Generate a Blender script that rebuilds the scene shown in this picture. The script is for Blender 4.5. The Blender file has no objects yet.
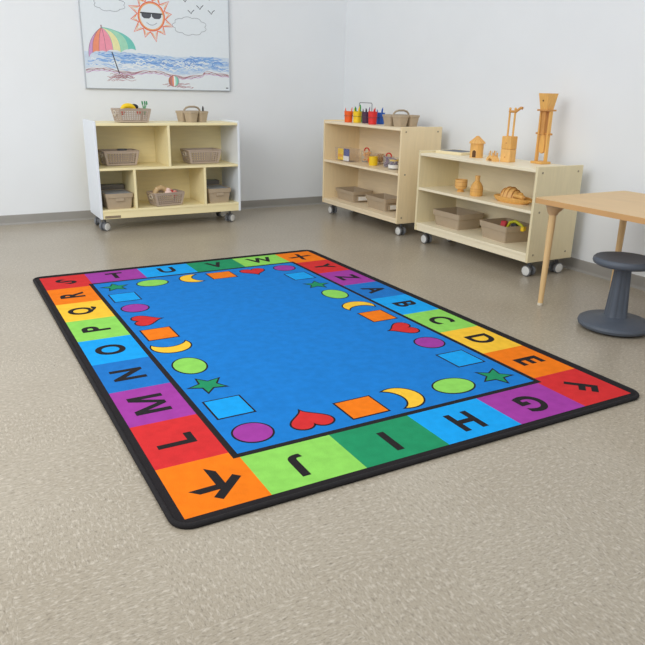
import bpy, bmesh, math, random
from mathutils import Vector, Matrix
random.seed(7)
C = bpy.context.scene.collection
PI = math.pi

# ------------------------------------------------------------------ helpers
def lin(c):
    c /= 255.0
    return c / 12.92 if c <= 0.04045 else ((c + 0.055) / 1.055) ** 2.4
def rgb(r, g, b): return (lin(r), lin(g), lin(b), 1.0)

def mat(name, col, rough=0.5, var=0.06, scale=30.0, stretch=(1, 1, 1), bump=0.0, metal=0.0, spec=0.5, bscale=None):
    """principled surface with a procedural light/dark mottling around the colour"""
    m = bpy.data.materials.new(name); m.use_nodes = True
    nt = m.node_tree; b = nt.nodes['Principled BSDF']
    tc = nt.nodes.new('ShaderNodeTexCoord'); mp = nt.nodes.new('ShaderNodeMapping')
    mp.inputs['Scale'].default_value = stretch
    nz = nt.nodes.new('ShaderNodeTexNoise'); nz.inputs['Scale'].default_value = scale; nz.inputs['Detail'].default_value = 3
    rp = nt.nodes.new('ShaderNodeValToRGB')
    r, g, bl, _ = rgb(*col)
    rp.color_ramp.elements[0].position = 0.3; rp.color_ramp.elements[1].position = 0.7
    rp.color_ramp.elements[0].color = (r * (1 - var), g * (1 - var), bl * (1 - var), 1)
    rp.color_ramp.elements[1].color = (min(1, r * (1 + var)), min(1, g * (1 + var)), min(1, bl * (1 + var)), 1)
    nt.links.new(tc.outputs['Object'], mp.inputs['Vector']); nt.links.new(mp.outputs[0], nz.inputs['Vector'])
    nt.links.new(nz.outputs['Fac'], rp.inputs['Fac']); nt.links.new(rp.outputs['Color'], b.inputs['Base Color'])
    b.inputs['Roughness'].default_value = rough; b.inputs['Metallic'].default_value = metal
    b.inputs['Specular IOR Level'].default_value = spec
    if bump:
        n2 = nt.nodes.new('ShaderNodeTexNoise'); n2.inputs['Scale'].default_value = bscale or scale * 3
        nt.links.new(tc.outputs['Object'], n2.inputs['Vector'])
        bp = nt.nodes.new('ShaderNodeBump'); bp.inputs['Strength'].default_value = bump; bp.inputs['Distance'].default_value = 0.004
        nt.links.new(n2.outputs['Fac'], bp.inputs['Height']); nt.links.new(bp.outputs['Normal'], b.inputs['Normal'])
    return m

def clear_mat(name, tint=(235, 238, 240), dens=0.16):
    m = bpy.data.materials.new(name); m.use_nodes = True
    nt = m.node_tree; b = nt.nodes['Principled BSDF']; out = nt.nodes['Material Output']
    nz = nt.nodes.new('ShaderNodeTexNoise'); nz.inputs['Scale'].default_value = 60
    rp = nt.nodes.new('ShaderNodeMapRange'); rp.inputs['To Min'].default_value = dens * 0.8; rp.inputs['To Max'].default_value = dens * 1.2
    nt.links.new(nz.outputs['Fac'], rp.inputs['Value'])
    b.inputs['Base Color'].default_value = rgb(*tint); b.inputs['Roughness'].default_value = 0.08
    t = nt.nodes.new('ShaderNodeBsdfTransparent'); mx = nt.nodes.new('ShaderNodeMixShader')
    nt.links.new(rp.outputs[0], mx.inputs['Fac']); nt.links.new(t.outputs[0], mx.inputs[1]); nt.links.new(b.outputs[0], mx.inputs[2])
    nt.links.new(mx.outputs[0], out.inputs['Surface'])
    return m

def obj(name, bm, m, parent=None, smooth=False, loc=None, rotz=0):
    me = bpy.data.meshes.new(name); bm.normal_update(); bm.to_mesh(me); bm.free()
    for x in (m if isinstance(m, (list, tuple)) else [m]): me.materials.append(x)
    if smooth:
        for p in me.polygons: p.use_smooth = True
        try: me.set_sharp_from_angle(angle=math.radians(38))
        except Exception: pass
    o = bpy.data.objects.new(name, me); C.objects.link(o)
    if parent: o.parent = parent
    if loc: o.location = loc
    o.rotation_euler.z = rotz
    return o
def tag(o, label=None, cat=None, group=None, kind=None):
    if label: o['label'] = label
    if cat: o['category'] = cat
    if group: o['group'] = group
    if kind: o['kind'] = kind
    return o
def thing(name, label, cat, loc=(0, 0, 0), rotz=0, group=None):
    o = bpy.data.objects.new(name, None); C.objects.link(o); o.empty_display_size = 0.05
    o.location = loc; o.rotation_euler.z = rotz
    return tag(o, label, cat, group)
def copy_tree(o, parent=None):
    c = o.copy(); C.objects.link(c); c.parent = parent
    for ch in list(o.children): copy_tree(ch, c)
    return c

def B(): return bmesh.new()
def box(bm, x0, x1, y0, y1, z0, z1, bev=0.0, mi=0, seg=2):
    t = bmesh.new()
    bmesh.ops.create_cube(t, size=1)
    for v in t.verts:
        v.co = Vector(((x0 + x1) / 2 + v.co.x * (x1 - x0), (y0 + y1) / 2 + v.co.y * (y1 - y0), (z0 + z1) / 2 + v.co.z * (z1 - z0)))
    if bev: bmesh.ops.bevel(t, geom=t.edges[:], offset=bev, segments=seg, profile=0.5, affect='EDGES')
    return merge(bm, t, mi)
def merge(bm, t, mi=0, M=None):
    if M is not None: bmesh.ops.transform(t, matrix=M, verts=t.verts)
    for f in t.faces: f.material_index = mi
    me = bpy.data.meshes.new('tmp'); t.to_mesh(me); t.free(); bm.from_mesh(me); bpy.data.meshes.remove(me)
    return bm
def lathe(bm, prof, n=32, c=(0, 0, 0), mi=0, M=None):
    """prof: list of (r, z)"""
    t = bmesh.new(); rings = []
    for r, z in prof:
        if r < 1e-6: rings.append([t.verts.new((0, 0, z))])
        else: rings.append([t.verts.new((r * math.cos(2 * PI * i / n), r * math.sin(2 * PI * i / n), z)) for i in range(n)])
    for a, b in zip(rings, rings[1:]):
        for i in range(n):
            j = (i + 1) % n
            if len(a) == 1 and len(b) == 1: continue
            if len(a) == 1: t.faces.new((a[0], b[j], b[i]))
            elif len(b) == 1: t.faces.new((a[i], a[j], b[0]))
            else: t.faces.new((a[i], a[j], b[j], b[i]))
    bmesh.ops.recalc_face_normals(t, faces=t.faces[:])
    MM = Matrix.Translation(c)
    if M is not None: MM = MM @ M
    return merge(bm, t, mi, MM)
def tube(bm, pts, r, n=10, mi=0, closed=False):
    pts = [Vector(p) for p in pts]; t = bmesh.new(); rings = []; N = len(pts)
    rr = r if isinstance(r, (list, tuple)) else [r] * N
    up = Vector((0.13, 0.31, 0.94))
    for i, p in enumerate(pts):
        if closed: d = pts[(i + 1) % N] - pts[i - 1]
        else: d = pts[min(i + 1, N - 1)] - pts[max(i - 1, 0)]
        d.normalize()
        u = up if abs(d.dot(up)) < 0.95 else Vector((1, 0, 0))
        a = d.cross(u).normalized(); b = d.cross(a)
        rings.append([t.verts.new(p + (a * math.cos(2 * PI * k / n) + b * math.sin(2 * PI * k / n)) * rr[i]) for k in range(n)])
    for i in range(N if closed else N - 1):
        A, Bq = rings[i], rings[(i + 1) % N]
        for k in range(n): t.faces.new((A[k], A[(k + 1) % n], Bq[(k + 1) % n], Bq[k]))
    if not closed:
        t.faces.new(rings[0]); t.faces.new(rings[-1])
    bmesh.ops.recalc_face_normals(t, faces=t.faces[:])
    return merge(bm, t, mi)
def prism(bm, poly, z0, z1, M=None, mi=0, bev=0.0):
    """poly in xy, extruded in z"""
    t = bmesh.new()
    a = [t.verts.new((x, y, z0)) for x, y in poly]; b = [t.verts.new((x, y, z1)) for x, y in poly]
    n = len(poly)
    t.faces.new(a[::-1]); t.faces.new(b)
    for i in range(n): t.faces.new((a[i], a[(i + 1) % n], b[(i + 1) % n], b[i]))
    bmesh.ops.recalc_face_normals(t, faces=t.faces[:])
    if bev: bmesh.ops.bevel(t, geom=t.edges[:], offset=bev, segments=2, profile=0.5, affect='EDGES')
    return merge(bm, t, mi, M)
def rrect(x0, x1, y0, y1, r, n=6):
    P = []
    for cx, cy, a0 in ((x1 - r, y0 + r, -PI / 2), (x1 - r, y1 - r, 0), (x0 + r, y1 - r, PI / 2), (x0 + r, y0 + r, PI)):
        for i in range(n + 1):
            a = a0 + PI / 2 * i / n; P.append((cx + r * math.cos(a), cy + r * math.sin(a)))
    return P
def offset_poly(P, d):
    n = len(P); A = sum(P[i][0] * P[(i + 1) % n][1] - P[(i + 1) % n][0] * P[i][1] for i in range(n))
    s = 1 if A > 0 else -1; out = []
    for i in range(n):
        p0, p, p1 = Vector(P[i - 1]), Vector(P[i]), Vector(P[(i + 1) % n])
        e0 = (p - p0).normalized(); e1 = (p1 - p).normalized()
        n0 = Vector((e0.y, -e0.x)) * s; n1 = Vector((e1.y, -e1.x)) * s
        m = n0 + n1
        if m.length < 1e-6: m = n0
        m.normalize(); k = min(1 / max(m.dot(n0), 0.3), 2.2)
        q = p + m * d * k; out.append((q.x, q.y))
    return out

# ------------------------------------------------------------------ materials
M_wall = mat('wall paint', (233, 236, 239), 0.75, 0.012, 3.0, bump=0.03, bscale=300)
M_base = mat('cove base vinyl', (154, 151, 146), 0.45, 0.03, 8.0)
M_maple = mat('maple laminate', (240, 219, 178), 0.42, 0.035, 9.0, stretch=(6, 6, 0.7))
M_maplel = mat('pale maple laminate', (246, 232, 184), 0.42, 0.03, 9.0, stretch=(0.7, 6, 6))
M_mapler = mat('cream maple laminate', (231, 217, 178), 0.42, 0.03, 9.0, stretch=(6, 6, 0.7))
M_pinkm = mat('light maple laminate', (246, 228, 195), 0.42, 0.035, 9.0, stretch=(0.7, 6, 6))
M_creami = mat('light cream laminate', (242, 231, 202), 0.42, 0.03, 9.0, stretch=(0.7, 6, 6))
M_maplee = mat('maple edge band', (239, 224, 184), 0.4, 0.03, 12.0, stretch=(1, 8, 8))
M_white = mat('white laminate', (232, 238, 246), 0.35, 0.01, 4.0)
M_table = mat('honey maple laminate', (218, 182, 129), 0.4, 0.04, 6.0, stretch=(5, 0.7, 5))
M_tedge = mat('table edge band', (205, 158, 102), 0.45, 0.04, 10.0)
M_leg = mat('turned maple leg', (226, 190, 136), 0.4, 0.05, 14.0, stretch=(6, 6, 0.6))
M_brkt = mat('leg bracket', (206, 168, 124), 0.45, 0.04, 14.0)
M_glide = mat('nylon glide', (222, 214, 196), 0.5, 0.02)
M_stool = mat('slate plastic', (82, 90, 102), 0.5, 0.04, 220.0, bump=0.12, bscale=500)
M_bin = mat('taupe plastic', (178, 160, 136), 0.5, 0.03, 40.0, bump=0.05, bscale=200)
M_bask = mat('basket plastic', (182, 165, 151), 0.5, 0.03, 40.0)
M_pale = mat('pale handle', (214, 204, 190), 0.5, 0.02)
M_bind2 = mat('deep taupe plastic', (128, 122, 116), 0.5, 0.03, 40.0)
M_liner = mat('grey liner', (148, 153, 162), 0.6, 0.03, 20.0)
M_toy = mat('toy beech', (230, 176, 96), 0.5, 0.09, 26.0, stretch=(4, 4, 0.8))
M_toyd = mat('toy beech dark', (206, 148, 80), 0.5, 0.09, 26.0, stretch=(4, 4, 0.8))
M_toyp = mat('toy pale wood', (236, 186, 112), 0.5, 0.08, 26.0, stretch=(4, 4, 1))
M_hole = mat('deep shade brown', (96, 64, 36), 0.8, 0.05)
M_wheel = mat('caster hub', (222, 223, 221), 0.4, 0.02)
M_tyre = mat('caster tyre', (120, 123, 128), 0.55, 0.03)
M_bracket = mat('caster bracket', (92, 94, 100), 0.4, 0.03)
M_cap = mat('screw cap', (158, 146, 124), 0.45, 0.03, metal=0.3)
M_plate = mat('name plate', (140, 124, 102), 0.45, 0.04)
M_clear = clear_mat('clear acrylic', dens=0.12)
M_clearv = clear_mat('violet tinted acrylic', (226, 206, 214), 0.06)
M_steel = mat('wire', (92, 94, 100), 0.35, 0.02, metal=0.6)
M_paper = mat('white paper', (238, 238, 236), 0.7, 0.01)
M_alu = mat('grey frame', (186, 192, 198), 0.4, 0.02, metal=0.2)
def plain(name, c, rough=0.5): return mat(name, c, rough, 0.05, 40.0)
M_red = plain('red', (222, 44, 44)); M_yel = plain('yellow', (247, 208, 32)); M_org = plain('orange', (240, 98, 28))
M_blu = plain('blue', (36, 92, 186)); M_grn = plain('green', (44, 158, 74)); M_pur = plain('dark purple', (74, 40, 70))
M_blk = plain('black', (30, 30, 34)); M_pink = plain('pink', (240, 170, 160)); M_cream = plain('cream', (236, 216, 184))
M_slate = plain('slate', (92, 96, 106)); M_lime = plain('lime', (206, 206, 40)); M_navy = plain('navy', (62, 84, 150))

# floor: composition tile, streaks turning from tile to tile
def floor_mat():
    m = bpy.data.materials.new('streaked composition tile'); m.use_nodes = True
    nt = m.node_tree; N = nt.nodes; L = nt.links; b = N['Principled BSDF']
    tc = N.new('ShaderNodeTexCoord')
    def noise(sx, sy, scale, detail=2.0, off=0):
        mp = N.new('ShaderNodeMapping'); mp.inputs['Scale'].default_value = (sx, sy, 1); mp.inputs['Location'].default_value = (off, off * 0.7, 0)
        nz = N.new('ShaderNodeTexNoise'); nz.inputs['Scale'].default_value = scale; nz.inputs['Detail'].default_value = detail
        L.new(tc.outputs['Object'], mp.inputs['Vector']); L.new(mp.outputs[0], nz.inputs['Vector']); return nz.outputs['Fac']
    ck = N.new('ShaderNodeTexChecker'); ck.inputs['Scale'].default_value = 1 / 0.305
    mo = N.new('ShaderNodeMapping'); mo.inputs['Location'].default_value = (0.11, 0.07, 0.5)
    L.new(tc.outputs['Object'], mo.inputs['Vector']); L.new(mo.outputs[0], ck.inputs['Vector'])
    def turned(scale, off):
        a = noise(1, 0.42, scale, 3, off); c = noise(0.42, 1, scale, 3, off + 5)
        mx = N.new('ShaderNodeMix'); mx.data_type = 'FLOAT'
        L.new(ck.outputs['Fac'], mx.inputs[0]); L.new(a, mx.inputs[2]); L.new(c, mx.inputs[3]); return mx.outputs[0]
    def step(v, lo, hi):
        r = N.new('ShaderNodeMapRange'); r.inputs['From Min'].default_value = lo; r.inputs['From Max'].default_value = hi
        L.new(v, r.inputs['Value']); return r.outputs[0]
    def mixc(f, a, c):
        mx = N.new('ShaderNodeMix'); mx.data_type = 'RGBA'
        L.new(f, mx.inputs[0])
        for s, v in ((6, a), (7, c)):
            if isinstance(v, tuple): mx.inputs[s].default_value = v
            else: L.new(v, mx.inputs[s])
        return mx.outputs[2]
    base = mixc(step(noise(1, 1, 2.2, 3), 0.3, 0.7), rgb(164, 153, 135), rgb(173, 163, 146))
    col = mixc(step(turned(130, 0), 0.5, 0.74), base, rgb(200, 191, 176))
    col = mixc(step(turned(150, 11), 0.56, 0.8), col, rgb(120, 111, 96))
    col = mixc(step(turned(300, 23), 0.5, 0.8), col, rgb(138, 129, 114))
    L.new(col, b.inputs['Base Color'])
    b.inputs['Roughness'].default_value = 0.30; b.inputs['Specular IOR Level'].default_value = 0.6
    bp = N.new('ShaderNodeBump'); bp.inputs['Strength'].default_value = 0.05; bp.inputs['Distance'].default_value = 0.002
    L.new(noise(1, 1, 160), bp.inputs['Height']); L.new(bp.outputs[0], b.inputs['Normal'])
    return m
M_floor = floor_mat()

# ------------------------------------------------------------------ room shell
WY, WX = 4.35, 3.03
fl = obj('floor', box(B(), -4.2, WX + 0.12, -4.5, WY + 0.12, -0.06, 0.0), M_floor); tag(fl, kind='structure')
w = obj('wall_back', box(B(), -4.2, WX + 0.12, WY, WY + 0.12, 0, 2.75), M_wall); tag(w, kind='structure')
w = obj('wall_right', box(B(), WX, WX + 0.12, -4.5, WY, 0, 2.75), M_wall); tag(w, kind='structure')
def cove(run, name):
    bm = B()
    prof = [(0.0, 0.0), (0.016, 0.0), (0.010, 0.006), (0.006, 0.014), (0.005, 0.07), (0.003, 0.074), (0.0, 0.074)]
    a, b_, fn = run
    t = bmesh.new()
    A = [t.verts.new(fn(a, d, z)) for d, z in prof]; D = [t.verts.new(fn(b_, d, z)) for d, z in prof]
    n = len(prof)
    for i in range(n): t.faces.new((A[i], A[(i + 1) % n], D[(i + 1) % n], D[i]))
    t.faces.new(A); t.faces.new(D); bmesh.ops.recalc_face_normals(t, faces=t.faces[:])
    merge(bm, t); o = obj(name, bm, M_base); tag(o, kind='structure')
cove((-4.2, WX, lambda s, d, z: (s, WY - d, z)), 'baseboard_back')
cove((-4.5, WY - 0.004, lambda s, d, z: (WX - d, s, z)), 'baseboard_right')

# ------------------------------------------------------------------ alphabet rug
T = 0.2842
RC = {'red': (208, 48, 50), 'org': (238, 122, 22), 'yel': (244, 194, 58), 'grn': (140, 208, 92), 'lbl': (22, 158, 232),
      'blu': (30, 114, 192), 'pur': (158, 60, 156), 'dgr': (34, 142, 96), 'field': (26, 122, 202), 'ink': (38, 35, 37)}
RK = list(RC)
rug_mats = [mat('rug ' + k, RC[k], 0.95, 0.07, 26.0, bump=0.35, bscale=420, spec=0.15) for k in RK]
RI = {k: i for i, k in enumerate(RK)}
M_bind = mat('rug binding', (36, 34, 36), 0.85, 0.12, 120.0, bump=0.4, bscale=300, spec=0.25)
bw = 0.034; TOP = 0.0105
rug = thing('alphabet_rug', 'rectangular blue rug bordered by rainbow alphabet squares with black bound edge, lying on the floor', 'rug', (-0.0044, -0.0147, 0))
rb = B()
OUT = rrect(-bw, 6 * T + bw, -bw, 9 * T + bw, 0.055)
prism(rb, OUT, 0.0, TOP, mi=RI['ink'])
def flat(P, z, k):
    vs = [rb.verts.new((x, y, TOP + z)) for x, y in P]
    f = rb.faces.new(vs); f.normal_update()
    if f.normal.z < 0: f.normal_flip()
    f.material_index = RI[k]; return f
def rect(x0, x1, y0, y1, z, k): flat([(x0, y0), (x1, y0), (x1, y1), (x0, y1)], z, k)
cx0 = 0.857 * T; cy0 = 0.93 * T; sx = (6 * T - 2 * cx0) / 4; sy = (9 * T - 2 * cy0) / 7
ib = 0.79 * T; ix = 0.785 * T; W_, H_ = 6 * T, 9 * T
xs = [0] + [cx0 + i * sx for i in range(5)] + [W_]; ys = [0] + [cy0 + i * sy for i in range(8)] + [H_]
Z1, Z2, Z3, Z4 = 0.0004, 0.0008, 0.0012, 0.0016
near = [('J', 'grn'), ('I', 'dgr'), ('H', 'lbl'), ('G', 'pur')]
top = [('T', 'pur'), ('U', 'lbl'), ('V', 'dgr'), ('W', 'grn')]
left = [('L', 'red'), ('M', 'pur'), ('N', 'blu'), ('O', 'lbl'), ('P', 'grn'), ('Q', 'yel'), ('R', 'org')]
right = [('E', 'org'), ('D', 'yel'), ('C', 'grn'), ('B', 'lbl'), ('A', 'blu'), ('Z', 'pur'), ('Y', 'red')]
letters = []
for i, (c, k) in enumerate(near):
    rect(xs[i + 1], xs[i + 2], 0, ib, Z1, k); letters.append((c, (xs[i + 1] + xs[i + 2]) / 2, 0.365 * T, 180))
for i, (c, k) in enumerate(top):
    rect(xs[i + 1], xs[i + 2], H_ - ib, H_, Z1, k); letters.append((c, (xs[i + 1] + xs[i + 2]) / 2, H_ - 0.365 * T, 0))
for i, (c, k) in enumerate(left):
    rect(0, ix, ys[i + 1], ys[i + 2], Z1, k); letters.append((c, 0.365 * T, (ys[i + 1] + ys[i + 2]) / 2, 90))
for i, (c, k) in enumerate(right):
    rect(W_ - ix, W_, ys[i + 1], ys[i + 2], Z1, k); letters.append((c, W_ - 0.365 * T, (ys[i + 1] + ys[i + 2]) / 2, -90))
for c, k, fx, fy, rot in (('K', 'org', 0, 0, 135), ('F', 'red', 1, 0, -135), ('X', 'org', 1, 1, -45), ('S', 'red', 0, 1, 45)):
    P = [(0, 0), (cx0, 0), (cx0, ib), (ix, ib), (ix, cy0), (0, cy0)]
    flat([((W_ - x) if fx else x, (H_ - y) if fy else y) for x, y in P], Z1, k)
    letters.append((c, (W_ - 0.43 * T) if fx else 0.43 * T, (H_ - 0.44 * T) if fy else 0.44 * T, rot))
rect(ix, W_ - ix, ib, H_ - ib, Z1 + 0.0001, 'ink')
lt = 0.021
rect(ix + lt, W_ - ix - lt, ib + lt, H_ - ib - lt, Z2, 'field')
# letters from the built-in font, made bold by growing the outline
dg = bpy.context.evaluated_depsgraph_get
for c, x, y, rot in letters:
    if c == 'M':                                   # drawn by hand: heavy strokes meet in a sharp vee
        P = [(0, 0), (0.15, 0), (0.15, 0.47), (0.36, 0.02), (0.50, 0.02), (0.71, 0.47), (0.71, 0), (0.86, 0), (0.86, 0.73), (0.68, 0.73), (0.43, 0.19), (0.18, 0.73), (0, 0.73)]
        t0 = bmesh.new(); t0.faces.new([t0.verts.new((px, py, 0)) for px, py in P]); t0.normal_update(); bmesh.ops.triangulate(t0, faces=t0.faces[:])
        me = bpy.data.meshes.new('letter'); t0.to_mesh(me); t0.free()
    else:
        cu = bpy.data.curves.new('letter', 'FONT'); cu.body = c; cu.size = 1.0; cu.offset = 0.034; cu.resolution_u = 6
        to = bpy.data.objects.new('letter', cu); C.objects.link(to)
        me = bpy.data.meshes.new_from_object(to.evaluated_get(dg()))
        bpy.data.objects.remove(to); bpy.data.curves.remove(cu)
    vx = [v.co.x for v in me.vertices]; vy = [v.co.y for v in me.vertices]
    mx_, my_ = (min(vx) + max(vx)) / 2, (min(vy) + max(vy)) / 2
    hgt = max(vy) - min(vy); s = 0.43 * T / (hgt if c != 'Q' else hgt * 0.88)
    if c == 'J': x -= 0.035 * T
    a = math.radians(rot); t = bmesh.new(); t.from_mesh(me); bpy.data.meshes.remove(me)
    for v in t.verts:
        px, py = (v.co.x - mx_) * s * {'I': 1, 'J': 1.3, 'M': 1, 'K': 1.04}.get(c, 0.92), (v.co.y - my_) * s
        v.co = (x + px * math.cos(a) - py * math.sin(a), y + px * math.sin(a) + py * math.cos(a), TOP + Z2)
    t.normal_update()
    for f in t.faces:
        if f.normal.z < 0: f.normal_flip()
    merge(rb, t, RI['ink'])
# the ring of outlined shapes
def s_circle(): return [(0.222 * math.cos(2 * PI * i / 40), 0.222 * math.sin(2 * PI * i / 40)) for i in range(40)]
def s_oval(): return [(0.292 * math.cos(2 * PI * i / 40), 0.218 * math.sin(2 * PI * i / 40)) for i in range(40)]
def s_square(): return [(-0.245, -0.225), (0.245, -0.225), (0.245, 0.225), (-0.245, 0.225)]
def s_star(): return [((0.236 if i % 2 == 0 else 0.105) * math.sin(PI * i / 5), (0.236 if i % 2 == 0 else 0.105) * math.cos(PI * i / 5)) for i in range(10)]
def s_heart():
    P = []
    for i in range(48):
        t = 2 * PI * i / 48
        P.append((0.0163 * 16 * math.sin(t) ** 3, 0.0158 * (13 * math.cos(t) - 5 * math.cos(2 * t) - 2 * math.cos(3 * t) - math.cos(4 * t)) + 0.02))
    return P[::-1]
def s_moon():
    R, a0 = 0.288, math.radians(66)
    P = [(R * math.cos(a) + 0.13, R * math.sin(a)) for a in [a0 + (2 * PI - 2 * a0) * i / 30 for i in range(31)]]
    x0, y0 = P[-1]; xe, ye = P[0]
    cx = 0.385; r2 = math.hypot(x0 - cx, y0); b0 = math.atan2(y0, x0 - cx); b1 = math.atan2(ye, xe - cx)
    if b0 > 0: b0 -= 2 * PI
    for i in range(1, 22):
        a = b0 + (b1 - 2 * PI - b0) * i / 22
        P.append((cx + r2 * math.cos(a), r2 * math.sin(a)))
    return [(x * 0.95, y) for x, y in P]
SH = {'c': s_circle, 'o': s_oval, 'q': s_square, 's': s_star, 'h': s_heart, 'm': s_moon}
seqN = [('h', 'red'), ('q', 'org'), ('m', 'yel'), ('o', 'grn')]
seqT = [('o', 'grn'), ('m', 'yel'), ('q', 'org'), ('h', 'red')]
seqL = [('q', 'lbl'), ('s', 'dgr'), ('o', 'grn'), ('m', 'yel'), ('q', 'org'), ('h', 'red'), ('c', 'pur'), ('q', 'lbl')]
seqR = [('q', 'lbl'), ('c', 'pur'), ('h', 'red'), ('q', 'org'), ('m', 'yel'), ('o', 'grn'), ('s', 'dgr'), ('q', 'lbl')]
gx = [1.195 + 0.717 * i for i in range(6)]; gy = [1.225 + 0.7265 * i for i in range(10)]
lay = [('c', 'pur', gx[0], gy[0], 90), ('s', 'dgr', gx[5], gy[0], 180), ('c', 'pur', gx[5], gy[9], 0), ('s', 'dgr', gx[0], gy[9], 0)]
lay += [(s, k, gx[i + 1], gy[0], 180) for i, (s, k) in enumerate(seqN)]
lay += [(s, k, gx[i + 1], gy[9], 0) for i, (s, k) in enumerate(seqT)]
lay += [(s, k, gx[0], gy[i + 1], 90) for i, (s, k) in enumerate(seqL)]
lay += [(s, k, gx[5], gy[i + 1], -90) for i, (s, k) in enumerate(seqR)]
for s, k, x, y, rot in lay:
    a = math.radians(rot)
    def put(P): return [((x + px * math.cos(a) - py * math.sin(a)) * T, (y + px * math.sin(a) + py * math.cos(a)) * T) for px, py in P]
    P = SH[s]()
    flat(put(offset_poly(P, 0.024)), Z3, 'ink'); flat(put(P), Z4, k)
bmesh.ops.triangulate(rb, faces=[f for f in rb.faces if len(f.verts) > 4])
obj('pile', rb, rug_mats, rug)
bb = B()
tube(bb, [(x, y, 0.0078) for x, y in rrect(-bw + 0.004, 6 * T + bw - 0.004, -bw + 0.004, 9 * T + bw - 0.004, 0.05, 8)], 0.0076, 10, closed=True)
tag(obj('edge_binding', bb, M_bind, rug, smooth=True), 'black serged edge binding')

# ------------------------------------------------------------------ mobile shelf units
def caster(parent, x, y, zt, ang):
    """twin wheel caster, stem up at x,y under a panel at height zt"""
    r = 0.033; bm = B()
    box(bm, x - 0.03, x + 0.03, y - 0.024, y + 0.024, zt - 0.004, zt)
    lathe(bm, [(0, zt - 0.05), (0.011, zt - 0.05), (0.011, zt - 0.004), (0, zt - 0.004)], 14, (x, y, 0))
    ca, sa = math.cos(ang), math.sin(ang)
    R = Matrix.Translation((x, y, 0)) @ Matrix.Rotation(ang, 4, 'Z')
    # hood between the wheels
    pr = [(0.024 * math.cos(a), r + 0.030 * math.sin(a)) for a in [PI * 0.02 + PI * 1.1 * i / 14 for i in range(15)]]
    Mh = R @ Matrix.Translation((0, 0.010, 0)) @ Matrix.Rotation(PI / 2, 4, 'X')
    prism(bm, pr, 0, 0.02, Mh)
    cb = obj('caster', bm, M_bracket, parent, smooth=True)
    for s in (-1, 1):
        wb = B(); Mw = R @ Matrix.Translation((0, s * 0.021, r)) @ Matrix.Rotation(-s * PI / 2, 4, 'X')
        lathe(wb, [(0.0, -0.009), (0.031, -0.009), (r, -0.006), (r, 0.005), (0.028, 0.009)], 28, (0, 0, 0), 1, Mw)
        lathe(wb, [(0.028, 0.009), (0.024, 0.0115), (0.010, 0.012), (0.0, 0.0125)], 28, (0, 0, 0), 0, Mw)
        obj('wheel', wb, [M_wheel, M_tyre], cb, smooth=True)

def cabinet(label, loc, rotz, w, d, zs, mside, mpan, mback, ms, dividers, caps, ca):
    """zs: bottom, floor-of-lowest-bay, shelf top, top board, side top; local front at y=0"""
    z0, zb, zm, zt, zsd = zs; th = 0.018
    t = thing('mobile_shelf_unit', label, 'shelf unit', loc, rotz)
    for x0 in (0, w - th):
        s = obj('side_panel', box(B(), x0, x0 + th, 0, d, z0, zsd, 0.003), mside, t)
        out = -1 if x0 == 0 else 1
        if caps:
            for cyp, czp in ((0.04, zsd - 0.035), (d - 0.04, zsd - 0.035), (0.05, zm - 0.009), (0.04, z0 + 0.045), (d - 0.06, z0 + 0.045)):
                xo = x0 if out < 0 else x0 + th
                Mc = Matrix.Rotation(out * PI / 2, 4, 'Y')
                obj('screw_cap', lathe(B(), [(0.0065, -0.001), (0.0065, 0.0012), (0.005, 0.002), (0, 0.002)], 14, (xo, cyp, czp), 0, Mc), M_cap, s)
    a, b = th, w - th
    obj('top_board', box(B(), a, b, 0.001, d, zt - th, zt, 0.002), mpan, t)
    obj('shelf', box(B(), a, b, 0.002, d - 0.012, zm - 0.017, zm, 0.002), mpan, t)
    obj('bottom_shelf', box(B(), a, b, 0.002, d - 0.012, zb - 0.017, zb, 0.002), mpan, t)
    obj('kick_rail', box(B(), a, b, 0.006, 0.024, z0, zb - 0.017, 0.002), mpan, t)
    obj('base_panel', box(B(), a, b, 0.024, d - 0.012, z0, z0 + 0.014), mpan, t)
    obj('back_panel', box(B(), a, b, d - 0.012, d - 0.001, z0, zt - th), mback, t)
    for x, lo, hi in dividers:
        obj('divider', box(B(), x - 0.009, x + 0.009, 0.002, d - 0.012, lo, hi, 0.002), mpan, t)
    for k, (x, y) in enumerate(((0.042, 0.088), (w - 0.064, 0.088), (0.05, d - 0.06), (w - 0.055, d - 0.06))):
        caster(t, x, y, z0, ca[k])
    return t

CL = cabinet('white-sided cream mobile shelf unit with five cubbies under the beach picture', (0.596, 3.737, 0), 0, 1.119, 0.38,
    (0.1, 0.167, 0.471, 0.789, 0.803), M_white, M_maplel, M_maplel, None,
    [(0.547, 0.471, 0.771), (0.272, 0.167, 0.454), (0.822, 0.167, 0.454)], False, (0.5, 0.5, 0.9, 0.3))
tag(obj('name_plate', box(B(), 0.032, 0.148, 0.0035, 0.0062, 0.106, 0.124, 0.001), M_plate, CL), 'small brown name plate')
CM = cabinet('taller maple mobile shelf unit in the room corner holding jars', (2.556, 3.885, 0), -PI / 2, 1.158, 0.37,
    (0.1, 0.140, 0.474, 0.796, 0.806), M_maple, M_pinkm, M_pinkm, None, [], True, (0.02, 0.1, 0.3, 1.3))
CR = cabinet('lower cream mobile shelf unit beside the table holding wooden toys', (2.558, 2.508, 0), -PI / 2, 1.123, 0.37,
    (0.1, 0.155, 0.407, 0.645, 0.660), M_mapler, M_creami, M_creami, None, [], True, (0.05, 0.1, 0.2, 1.45))

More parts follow.
